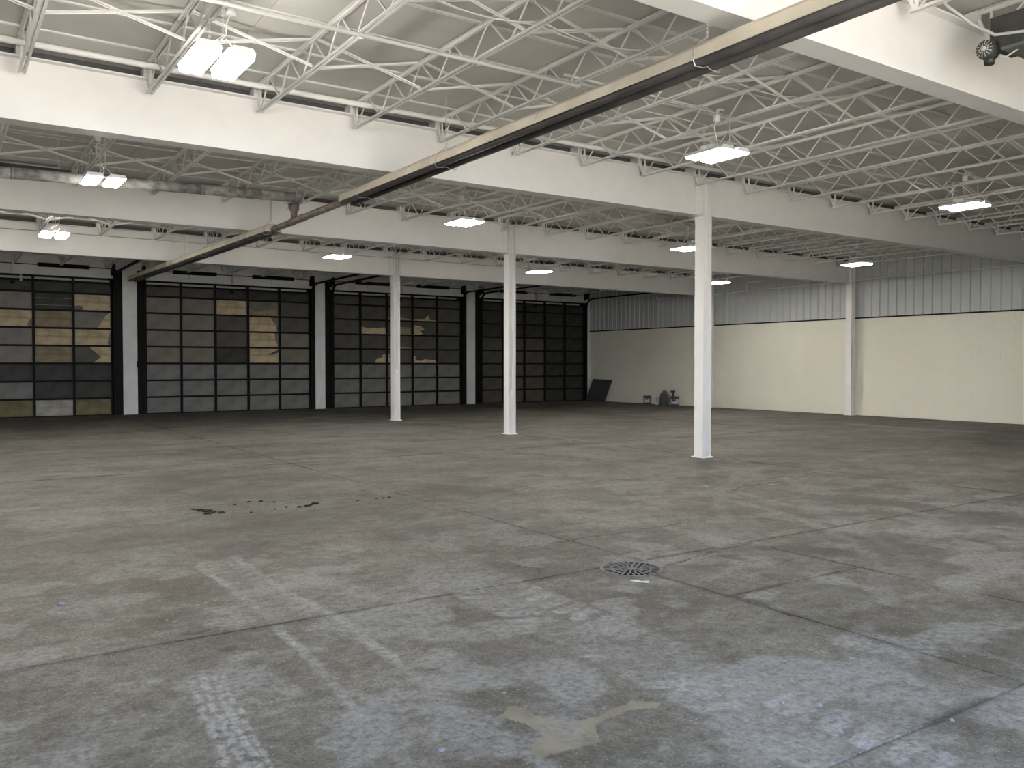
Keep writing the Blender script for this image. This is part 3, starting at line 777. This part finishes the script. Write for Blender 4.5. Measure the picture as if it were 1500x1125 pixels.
# ------------------------------------------------------------------ tube heaters
def chain_mesh(length, r=0.0028, ll=0.034, lw=0.018, m='chain'):
    mb = MB(); n = max(1, int(length / (ll * 0.78)))
    for i in range(n):
        zc = -length * (i + 0.5) / n; pts = []
        for k in range(8):
            t = 2 * math.pi * k / 8; u = math.cos(t) * lw / 2; v = math.sin(t) * ll / 2
            pts.append((u, 0, zc + v) if i % 2 else (0, u, zc + v))
        mb.tube(pts, r, 4, closed=True)
    return fixn(mb.mesh('chain', m))
HX = 5.05
def heater(name, label, p0, p1, hangers, nsheet):
    L = (Vector(p1) - Vector(p0)).length
    t = thing(name, label, 'tube heater', p0, 'radiant tube heaters')
    d = Vector(p1) - Vector(p0)
    t.rotation_euler = (math.asin(d.z / L), 0, -math.atan2(d.x, d.y))
    # reflector: thin folded sheet profile (open below)
    prof = [(-0.150, -0.045), (-0.132, 0.045), (-0.088, 0.085), (0.088, 0.085), (0.132, 0.045), (0.150, -0.045)]
    inner = [(x * 0.975, z - 0.004) for x, z in prof]
    for i in range(nsheet):
        ya = L * i / nsheet; yb = L * (i + 1) / nsheet
        e = 0.004 if i % 2 else 0.0
        o1 = [(x * (1 + e * 4), z + e) for x, z in prof]
        part('reflector_sheet', MB().prism(o1 + inner[::-1], 'Y', ya - (0.04 if i else 0), yb), 'reflector', t)
    for x in (-0.072, 0.078):
        part('burner_tube', MB().tube([(x, 0.03, -0.036), (x, L - 0.03, -0.036)], 0.050, 14), 'tube', t)
    for yy in (0.004, L - 0.004):
        part('end_cap', MB().prism(prof, 'Y', yy - 0.004, yy + 0.004), 'reflector', t)
    for wy, wz in hangers:                      # world y and height of the steel above
        h = (wy - p0[1]) * L / (p1[1] - p0[1])
        hw = MB()
        hw.tube([(-0.157, h, -0.05), (-0.13, h, -0.093), (-0.04, h, -0.088), (0.0, h, -0.07), (0.04, h, -0.088), (0.13, h, -0.093), (0.157, h, -0.05), (0.138, h, 0.048), (0.092, h, 0.092), (0.0, h, 0.16), (-0.092, h, 0.092), (-0.138, h, 0.048), (-0.155, h, -0.05)], 0.004, 5)
        hg = part('wire_hanger', hw, 'chain', t)
        z = p0[2] + d.z * h / L
        part('chain', chain_mesh(wz + 0.004 - z - 0.155), 'chain', hg, loc=(0, h, wz + 0.004 - z))
    return t
heater('tube_heater', 'long beige radiant tube heater hung over the floor drain', (5.06, -0.4, 4.105), (5.05, 11.72, 4.105), ((YF + (GY[0] - YF) * 0.335 + 0.02, 4.944), (GY[0] + 0.115, ZG), (GY[0] + (GY[1] - GY[0]) * 0.665 + 0.02, 4.944), (GY[1] + 0.115, ZG)), 5)
heater('tube_heater', 'beige radiant tube heater ending by the overhead door pier', (5.05, 15.0, 4.105), (4.98, 27.6, 4.25), ((GY[1] + (GY[2] - GY[1]) * 0.665 + 0.02, 4.944), (GY[2] + (GY[3] - GY[2]) * 0.335 + 0.02, 4.938), (GY[2] + (GY[3] - GY[2]) * 0.665 + 0.02, 4.936), (GY[3] + (YB + 0.045 - GY[3]) * 0.335 + 0.02, 4.929)), 5)
fl = thing('heater_link_pipe', 'brown exhaust tube linking the two tube heaters under the duct', 'pipe', (HX, 11.7, 4.10))
part('pipe', MB().tube([(0.0, 0.0, 0.0), (0.0, 3.34, 0.0)], 0.055, 14), 'flue', fl)
for yy in (0.16, 1.85, 2.35, 3.16): part('collar', MB().tube([(0, yy - 0.05, 0), (0, yy + 0.05, 0)], 0.062, 14), 'flue', fl)
part('tee_riser', MB().tube([(0, 2.26, 0.02), (0, 2.26, 0.16), (0, 2.26, 0.19), (0, 2.26, 0.30)], [0.055, 0.055, 0.085, 0.085], 14), 'flue', fl)

du = thing('exhaust_duct', 'mottled galvanised round exhaust duct hanging across under the joists', 'duct', (HX, 13.96, 4.50))
xs = [0.02, -0.55, -1.5, -2.85, -4.1, -5.5, -7.0, -8.6, -10.2, -11.8, XL - HX]
for a, b in zip(xs[:-1], xs[1:]):
    za, zb = a * 0.026, b * 0.026
    part('duct_section', MB().tube([(a, 0, za), (b, 0, zb)], 0.082, 16), 'galv', du)
    bb = max(b, XL - HX + 0.012); part('seam_band', MB().tube([(bb - 0.012, 0, zb), (bb + 0.03, 0, zb)], 0.087, 16), 'galv', du)
part('tee_cap', MB().tube([(0.0, 0, 0), (0.12, 0, 0)], 0.086, 16), 'galv', du)
for hx in (-0.9, -3.5, -6.2): part('hanger_wire', MB().tube([(hx, 0, hx * 0.026 + 0.08), (hx, 0, ZD - 4.50)], 0.004, 5), 'chain', du)

# ------------------------------------------------------------------ burner at the edge of the first girder
bu = thing('heater_burner', 'dark burner box with round blower hung beside the girder', 'burner', (8.02, 3.95, 4.62))
part('box', MB().box(-0.15, 0.24, -2.3, 0.03, -0.10, 0.17), 'burner', bu)
part('bottom_plate', MB().box(-0.20, 0.30, -2.3, -0.10, -0.155, -0.13), 'burnerplate', bu)
part('side_bracket', MB().box(-0.165, -0.15, -1.4, -0.06, -0.14, 0.12), 'burner', bu)
for yy, zz in ((-0.30, 0.10), (-0.62, 0.04), (-0.95, 0.10)):
    part('screw', MB().lathe([(0.0001, -0.012), (0.016, -0.010), (0.018, 0)], 10, (-0.165, yy, zz), 'X'), 'chain', bu)
bl = part('blower', MB().lathe([(0.0001, -0.085), (0.055, -0.085), (0.078, -0.07), (0.086, -0.04), (0.086, 0.05), (0.06, 0.06)], 24, (-0.17, 0.03, -0.115), 'X'), 'burner', bu)
part('hub', MB().lathe([(0.0001, -0.095), (0.022, -0.095), (0.024, -0.08)], 14, (-0.17, 0.03, -0.115), 'X'), 'greycable', bl)
for k in range(14):
    t = 2 * math.pi * k / 14
    c, s = math.cos(t), math.sin(t)
    part('cooling_fin', MB().bar((-0.17 - 0.087, 0.03 + c * 0.030, -0.115 + s * 0.030), (-0.17 - 0.077, 0.03 + c * 0.074, -0.115 + s * 0.074), 0.006, 0.006, (1, 0, 0)), 'greycable', bl)
part('blower_inlet', MB().tube([(-0.15, 0.03, -0.17), (-0.15, 0.03, -0.235)], [0.05, 0.042], 16), 'burner', bu)
part('blower_neck', MB().tube([(-0.14, 0.03, -0.08), (0.03, -0.02, -0.02)], [0.06, 0.07], 14), 'burner', bu)
part('cable', MB().tube([(-0.16, -0.05, -0.19), (-0.12, -0.1, -0.20), (-0.09, -0.2, -0.14), (-0.16, -0.28, -0.04), (-0.17, -0.32, 0.0)], 0.009, 8), 'greycable', bu)
part('flexible_conduit', MB().tube([(-0.17, -0.5, -0.06), (-0.185, -0.28, -0.045), (-0.16, -0.02, 0.01), (-0.25, 0.12, 0.12), (-0.42, 0.25, 0.28), (-0.52, 0.33, 0.40), (-0.6, 0.38, 0.44)], 0.014, 8), 'greycable', bu)
for yy in (-0.35, -1.7): part('hanger_rod', MB().tube([(0.07, yy, 0.17), (0.07, yy, ZD - 4.62)], 0.008, 6), 'galv', bu)

# ------------------------------------------------------------------ lights
ZL = 4.43
def lens_mesh(h):
    pr = [(-0.105, 0), (-0.103, -h), (-0.088, -h - 0.016), (0.088, -h - 0.016), (0.103, -h), (0.105, 0)]
    return fixn(MB().prism(pr, 'Y', -0.312, 0.312).mesh('lens', 'lens'))
lens_deep, lens_flat = lens_mesh(0.046), lens_mesh(0.006)
hous_me = MB().prism([(-0.112, -0.002), (-0.112, 0.018), (-0.085, 0.05), (0.085, 0.05), (0.112, 0.018), (0.112, -0.002)], 'Y', -0.322, 0.322)
hous_me = fixn(hous_me.mesh('housing', 'housing'))
box_me = fixn(MB().box(-0.065, 0.065, -0.09, 0.09, 0.045, 0.10).mesh('driver_box', 'housing'))
lch_me = chain_mesh(ZJB - ZL - 0.06, m='wchain')
wire_me = fixn(MB().tube([(-0.10, 0, 0.05), (0, 0, 0.15), (0.10, 0, 0.05)], 0.0035, 5).mesh('wire_yoke', 'wchain'))
jbox_me = fixn(MB().lathe([(0.0001, 0.52), (0.04, 0.52), (0.045, 0.50), (0.045, 0.43), (0.0001, 0.43)], 12).mesh('junction_box', 'housing'))
rod_me = fixn(MB().tube([(0, 0, 0), (JDX, 0, 0)], 0.006, 6).mesh('hanger_rod', 'wchain'))
bar_me = fixn(MB().box(-0.26, 0.26, -0.02, 0.02, 0.045, 0.065).mesh('cross_bar', 'housing'))
LROW = {'b': 'burner bay', 'd': 'floor-drain bay', 'g': 'galvanised-duct bay', 'r': 'bay before the rear column'}
LCOL = {-1: 'near the left wall', 0: 'on far side of heater from columns', 1: 'between heater and column row', 2: 'between column row and block wall', 3: 'beside the block wall'}
LAMPS = [(-4.2, 7.88, ZL, -1, 'd'), (-4.2, 12.9, ZL, -1, 'g'), (-4.2, 20.15, ZL, -1, 'r'),
         (8.9, 1.45, ZL, 1, 'b'),
         (2.14, 7.88, ZL, 0, 'd'), (2.04, 13.38, 4.308, 0, 'g'), (2.14, 20.20, ZL, 0, 'r'),
         (8.50, 7.77, ZL, 1, 'd'), (8.52, 14.19, ZL, 1, 'g'), (8.54, 20.50, ZL, 1, 'r'),
         (14.78, 7.86, ZL, 2, 'd'), (14.78, 14.39, ZL, 2, 'g'), (14.85, 20.46, ZL, 2, 'r'),
         (20.91, 14.05, ZL, 3, 'g'), (21.78, 19.82, ZL, 3, 'r')]
for lx, ly, lz, lc, lr in LAMPS:
    if True:
        lab = 'lit twin-panel high-bay lamp ' + LCOL[lc] + ', ' + LROW[lr]
        t = thing('high_bay_light', lab, 'ceiling light', (lx, ly, lz), 'lit high-bay lights')
        for s in (-1, 1):
            h = link('housing', hous_me, t, (s * 0.146, 0, 0))
            link('lens', lens_flat if lc > 0 or (lc == 0 and lr == 'g') else lens_deep, h)
            link('driver_box', box_me, h)
        link('cross_bar', bar_me, t)
        dz = ZL - lz
        jl = JX0 + math.floor((lx - JX0 + 1e-6) / JDX) * JDX - lx          # joist on one side, then the other
        jn = jl if -jl < JDX / 2 else jl + JDX                              # the nearer one
        direct = abs(jn) < 0.02                                             # hangs straight under a joist
        zr = ZJB - lz + (-0.004 if direct else 0.012)
        for sy in (-0.22, 0.22):
            link('wire_yoke', wire_me, t, (0, sy, 0))
            c = link('chain', lch_me, t, (0, sy, zr + 0.006)); c.scale.z = (zr + 0.006 - 0.14) / (ZJB - ZL - 0.06)
            ra, rb = (-0.05, 0.05) if direct else (jl + 0.020, jl + JDX - 0.020)
            r = link('hanger_rod', rod_me, t, (ra, sy, zr)); r.scale.x = (rb - ra) / JDX
        bx_ = 0.13 if abs(jn) < 0.13 else 0.0                               # box stands clear of the joist
        if abs(jn) < 0.13 and jn > 0.02: bx_ = -0.06
        link('junction_box', jbox_me, t, (bx_, 0, dz))
        part('power_cord', MB().tube([(bx_, 0, 0.44 + dz), (bx_ - 0.03, 0.02, 0.36 + dz * 0.7), (bx_ * 0.6 + 0.02, 0.03, 0.25), (0.02, 0.01, 0.16), (0, 0, 0.09)], 0.007, 7), 'wchain', t)
        zc = 5.03 - lz; je = jn + (0.012 if jn < bx_ else -0.012); dr = 1 if je > bx_ else -1; br_ = min(0.06, abs(je - bx_) * 0.6)
        part('conduit', MB().tube([(bx_, 0, 0.51 + dz), (bx_, 0, zc - br_ * 0.6), (bx_ + dr * br_ * 0.3, 0, zc - br_ * 0.15), (bx_ + dr * br_, 0, zc), (je, 0, zc)], 0.013, 8), 'wchain', t)

# ------------------------------------------------------------------ conduits, pipes and cables in the roof
def pipe(name, label, pts, r, m='joist', cat='pipe', n=10, straps=()):
    o = Vector(pts[0]); t = thing(name, label, cat, o)
    part('tube', MB().tube([Vector(p) - o for p in pts], r, n), m, t)
    for s in straps: part('coupling', MB().tube([Vector(s[0]) - o, Vector(s[1]) - o], r * 1.3, n), m, t)
    return t
pipe('roof_pipe', 'thick white pipe threaded through joists along the drain-side girder', [(XL, 10.28, 5.05), (6.3, 10.28, 5.05), (16.5, 10.28, 5.05)], 0.035,
     straps=[((5.0, 10.28, 5.05), (5.08, 10.28, 5.05)), ((9.4, 10.28, 5.05), (9.48, 10.28, 5.05))])
rp = bpy.data.objects['roof_pipe']
for k in range(0, 12, 2):
    hx = JX0 + k * JDX + 0.030
    part('pipe_hanger', MB().box(hx - 0.002 - XL, hx + 0.002 - XL, -0.012, 0.012, 0.030, ZD - 0.021 - 5.05), 'joist', rp)
pipe('roof_conduit', 'straight white conduit strapped under the joists, crossing the tube heater', [(XL, 7.63, 4.8375), (6.08, 7.6, 4.8375)], 0.021,
     straps=[((jx - 0.02, 7.62, 4.8375), (jx + 0.02, 7.62, 4.8375)) for jx in (JX0, 2.14, 3.44, 4.74, 6.04)])
pipe('roof_conduit', 'white conduit feeding the lamp between heater and column row', [(6.052, 7.85, 5.03), (7.34, 7.85, 5.03), (8.628, 7.85, 5.03)], 0.014)
def sag(a, b, dz, n=10):
    a = Vector(a); b = Vector(b)
    return [a.lerp(b, i / n) - Vector((0, 0, dz * 4 * (i / n) * (1 - i / n))) for i in range(n + 1)]
ZC = 4.910
for p0, p1, s, lab in [((3.44, 6.62, ZC), (4.74, 6.62, ZC), 0.05, 'sagging white cable between joists near the tube heater'), ((3.44, 6.54, ZC), (4.74, 6.54, ZC), 0.09, 'lower sagging white cable between joists near the tube heater'),
                       ((4.74, 6.60, ZC), (6.04, 6.62, ZC), 0.05, 'white cable sagging just above the heater reflector'), ((4.74, 6.52, ZC), (6.04, 6.54, ZC), 0.07, 'lower white cable sagging just above the heater reflector'),
                       ((6.04, 6.60, ZC), (7.34, 6.62, ZC), 0.05, 'white cable sagging between joists past the heater'), ((7.34, 6.60, ZC), (8.64, 6.62, ZC), 0.06, 'white cable sagging between joists towards the column-side lamp')]:
    pipe('roof_cable', lab, sag(p0, p1, s), 0.007, 'wchain', 'cable', 6)
pipe('roof_cable', 'thin straight cable strung along the girder nearest the overhead doors', [(XL, 23.08, 4.857), (XC - 0.2, 23.08, 4.857), (17.0, 23.08, 4.857)], 0.008, 'greycable', 'cable', 6)
pipe('wall_pipe', 'white pipe along the ribbed wall panel, stepping around a panel', [(25.47, YF + 0.1, 4.53), (25.47, 11.8, 4.51), (25.47, 17.4, 4.48), (25.47, 20.9, 4.46), (25.47, 20.9, 4.77), (25.47, 21.75, 4.78), (25.47, 21.75, 4.45), (25.47, 23.3, 4.42), (25.47, 26.6, 4.46), (25.47, 26.65, 4.68), (25.47, 29.8, 4.72)], 0.018, 'paint_white', n=8)

# ------------------------------------------------------------------ drain grate and small floor things
gr = thing('drain_grate', 'round slotted iron drain grate set in the concrete floor', 'drain', (DRAIN[0], DRAIN[1], 0))
R = DRAIN[2] + 0.004
def ring_seg(r0, r1, a0, a1, n, z0, z1, mb):
    vs = []; fs = []
    for i in range(n + 1):
        t = a0 + (a1 - a0) * i / n; c, s = math.cos(t), math.sin(t)
        vs += [(r0 * c, r0 * s, z0), (r1 * c, r1 * s, z0), (r1 * c, r1 * s, z1), (r0 * c, r0 * s, z1)]
    for i in range(n):
        o = 4 * i
        for j in range(4): fs.append((o + j, o + (j + 1) % 4, o + 4 + (j + 1) % 4, o + 4 + j))
    fs += [(0, 3, 2, 1), (4 * n, 4 * n + 1, 4 * n + 2, 4 * n + 3)]
    mb.add(vs, fs)
Z0, Z1 = 0.0005, 0.0038
rm = MB(); ring_seg(0.236, R, 0, 2 * math.pi, 64, Z0, Z1 + 0.001, rm); part('rim', rm, 'grate', gr)
for r0, r1, n, gap in ((0.168, 0.240, 28, 0.66), (0.094, 0.158, 18, 0.64), (0.034, 0.086, 10, 0.58)):
    rb = MB()
    for k in range(n):
        t = 2 * math.pi * k / n; ring_seg(r0, r1, t, t + 2 * math.pi / n * (1 - gap), 3, Z0, Z1, rb)
    part('radial_bars', rb, 'grate', gr)
for r0, r1 in ((0.156, 0.170), (0.084, 0.096), (0.0005, 0.036)):
    rb = MB(); ring_seg(r0, r1, 0, 2 * math.pi, 48, Z0, Z1, rb); part('ring', rb, 'grate', gr)

def lump(name, lab, cat, x, y, sx, sy, sz, m, seed, grp=None):
    rng = random.Random(seed); vs = []; fs = []; n = 9
    rows = [(0.55, 0.0), (1.0, 0.25), (0.85, 0.65), (0.4, 0.95)]
    for rr, zz in rows:
        for k in range(n):
            t = 2 * math.pi * k / n; q = rr * (0.7 + 0.6 * rng.random())
            vs.append((sx * q * math.cos(t), sy * q * math.sin(t), sz * zz * (0.8 + 0.4 * rng.random()) - (0.002 if zz == 0 else 0)))
    for i in range(3):
        for k in range(n): fs.append((i * n + k, i * n + (k + 1) % n, (i + 1) * n + (k + 1) % n, (i + 1) * n + k))
    fs.append(tuple(range(n - 1, -1, -1))); fs.append(tuple(range(3 * n, 4 * n)))
    o = link(name, fixn(MB().add(vs, fs).mesh(name, m)), None, (x, y, 0))
    return tag(o, lab, cat, grp)
sd = 1
for x, y, s in [(2.55, 10.22, .05), (2.60, 10.10, .06), (2.62, 9.98, .045), (2.56, 9.92, .05), (2.70, 9.90, .05), (2.50, 10.30, .03), (2.66, 10.03, .035)]:
    lump('dirt_lump', 'black dirt lump in the tight heap on bare concrete', 'dirt', x, y, s, s * 0.8, s * 0.45, 'dirt', sd, 'black dirt lumps in the heap'); sd += 1
for x, y, s in [(3.0, 10.38, .02), (3.2, 10.5, .025), (3.34, 10.46, .03), (3.45, 10.3, .02), (3.30, 9.8, .02), (3.45, 9.86, .025), (3.58, 9.78, .035), (3.68, 9.78, .045), (3.82, 9.90, .05), (3.75, 9.84, .03), (3.0, 9.75, .02), (4.62, 9.85, .022), (4.70, 9.84, .025), (4.80, 9.86, .022), (4.35, 9.82, .02)]:
    lump('dirt_lump', 'black dirt crumb in the thin scattered trail on concrete', 'dirt', x, y, s, s * 0.8, s * 0.5, 'dirt', sd, 'black dirt crumbs in the trail'); sd += 1
for x, y, s, lab in [(0.73, 6.75, .03, 'grey pebble alone on dusty concrete near the floor joint'), (3.62, 2.62, .022, 'pale pebble lying in the dusty wheel track'), (1.83, 3.25, .02, 'white pebble on the pale drag line'),
                     (3.50, 2.75, .016, 'small pale stone beside the dusty wheel track'), (2.36, 3.86, .014, 'tiny white stone on dark floor patch'), (4.0, 2.16, .016, 'small white stone beside the floor crack')]:
    lump('pebble', lab, 'pebble', x, y, s, s * 0.8, s * 0.6, 'stone', sd); sd += 1
pp = MB().add([(-0.07, 0.02, 0.004), (-0.02, 0.035, 0.010), (0.02, 0.01, 0.006), (0.075, 0.02, 0.012), (0.085, -0.01, 0.004), (0.02, -0.025, 0.008), (-0.03, -0.012, 0.003)], [(0, 1, 2, 6), (2, 3, 4, 5), (2, 5, 6)])
o = link('paper_scrap', pp.mesh('paper_scrap', 'paper'), None, (4.53, 4.92, 0.0)); o.rotation_euler = (0, 0, -0.9)
sol = o.modifiers.new('thickness', 'SOLIDIFY'); sol.thickness = 0.003
tag(o, 'small torn white paper scrap beside the drain grate', 'paper')
cc = thing('cleanout_cover', 'small round dark cover in the concrete joint near the drain', 'cover', (5.89, 5.36, 0))
part('ring', MB().lathe([(0.052, 0.0), (0.055, 0.006), (0.072, 0.006), (0.078, -0.002)], 24), 'board', cc)
part('cap', MB().lathe([(0.0001, 0.004), (0.050, 0.004), (0.054, -0.002)], 24), 'board', cc)

# ------------------------------------------------------------------ things against the right wall
bd = thing('leaning_board', 'dark grey flat sheet leaning on the corner of block wall', 'board', (25.12, 29.58, 0))
part('sheet', MB().add([(0, 0, 0), (0, 1.35, 0), (0.36, 1.25, 1.02), (0.36, -0.10, 1.00), (0.03, 0, -0.0), (0.03, 1.35, -0.0), (0.39, 1.25, 1.01), (0.39, -0.10, 0.99)],
                       [(0, 1, 2, 3), (4, 7, 6, 5), (0, 4, 5, 1), (1, 5, 6, 2), (2, 6, 7, 3), (3, 7, 4, 0)]), 'board', bd)
part('near_edge', MB().add([(0.002, -0.012, 0.005), (0.032, -0.012, 0.005), (0.392, -0.112, 0.995), (0.362, -0.112, 1.0), (0.002, -0.001, 0.005), (0.032, -0.001, 0.005), (0.392, -0.101, 0.995), (0.362, -0.101, 1.0)],
                           [(0, 1, 2, 3), (4, 7, 6, 5), (0, 4, 5, 1), (1, 5, 6, 2), (2, 6, 7, 3), (3, 7, 4, 0)]), 'boardedge', bd)
def pail(name, lab, cat, x, y, r0, r1, h, m, label_w=None, lid=True, blue=True):
    t = thing(name, lab, cat, (x, y, 0))
    part('body', MB().lathe([(0.0001, 0), (r0, 0), (r1, h), (r1 + 0.008, h), (r1 + 0.008, h - 0.03), (r1 + 0.002, h - 0.04)], 24), m, t)
    part('rim', MB().lathe([(r1 - 0.01, h - 0.005), (r1 + 0.010, h), (r1 + 0.010, h + 0.015), (r1 - 0.01, h + 0.015), (0.0001, h + 0.004 if lid else h - 0.1)], 24), m, t)
    if label_w:
        m2 = MB(); vs = []; fs = []; n = 10
        for i in range(n + 1):
            a = math.radians(226 - label_w / 2 + label_w * i / n)
            for z in (h * 0.2, h * 0.72):
                rr = r0 + (r1 - r0) * z / h + 0.003; vs.append((rr * math.cos(a), rr * math.sin(a), z))
        for i in range(n): fs.append((2 * i, 2 * i + 2, 2 * i + 3, 2 * i + 1))
        lb = part('label', m2.add(vs, fs), 'label_white', t, 'white printed paper label')
        if blue:
            m3 = MB(); vs = []; fs = []
            for i in range(5):
                a = math.radians(226 - label_w * 0.28 + label_w * 0.4 * i / 4)
                for z in (h * 0.55, h * 0.70):
                    rr = r0 + (r1 - r0) * z / h + 0.005; vs.append((rr * math.cos(a), rr * math.sin(a), z))
            for i in range(4): fs.append((2 * i, 2 * i + 2, 2 * i + 3, 2 * i + 1))
            part('print', m3.add(vs, fs), 'label_blue', lb)
    hp = []
    for i in range(13):
        a = math.pi * i / 12; hp.append(((r1 + 0.012) * math.cos(a), -0.06 * math.sin(a) - r1 * 0.9 * math.sin(a), h * 0.85 - 0.10 * math.sin(a)))
    part('bail_handle', MB().tube(hp, 0.004, 5), 'chain', t)
    return t
pail('paint_can', 'square-looking dark metal can with white label by block wall', 'can', 25.30, 26.98, 0.16, 0.16, 0.34, 'can', 95)
pail('plastic_pail', 'grey plastic pail heaped with a crumpled bag', 'pail', 25.12, 25.78, 0.13, 0.155, 0.37, 'pail', None)
pail('plastic_pail', 'grey pail with white label beneath a dark bottle', 'pail', 25.22, 25.26, 0.165, 0.185, 0.36, 'can', 120)
sb = thing('spray_bottle', 'small white spray bottle standing between can and pail', 'bottle', (25.05, 26.13, 0))
part('body', MB().lathe([(0.0001, 0), (0.055, 0), (0.06, 0.03), (0.058, 0.16), (0.035, 0.21), (0.018, 0.24), (0.018, 0.28), (0.0001, 0.28)], 16), 'bottle', sb)
part('trigger_head', MB().box(-0.05, 0.03, -0.018, 0.018, 0.275, 0.325), 'label_white', sb)
part('trigger', MB().bar((-0.035, 0, 0.28), (-0.02, 0, 0.22), 0.014, 0.01, (0, 1, 0)), 'board', sb)
bx = thing('cardboard_tube', 'dark blue upright packet squeezed beside the grey pail', 'packet', (25.16, 25.99, 0))
part('body', MB().box(-0.05, 0.05, -0.035, 0.035, 0, 0.36), 'label_blue', bx)
part('flap', MB().box(-0.052, 0.052, -0.037, 0.037, 0.34, 0.372), 'board', bx)
lump('crumpled_bag', 'crumpled grey plastic bag stuffed in the pail top', 'bag', 25.12, 25.78, 0.17, 0.17, 0.24, 'bag', 90).location = (25.12, 25.78, 0.35)
db = thing('dark_bottle', 'small black bottle set on the labelled pail lid', 'bottle', (25.22, 25.36, 0.368))
part('body', MB().lathe([(0.0001, 0), (0.06, 0), (0.062, 0.02), (0.045, 0.10), (0.03, 0.14), (0.06, 0.15), (0.065, 0.21), (0.055, 0.225), (0.0001, 0.225)], 14), 'board', db)
part('cap', MB().box(-0.04, 0.04, -0.09, 0.09, 0.17, 0.24), 'burner', db)
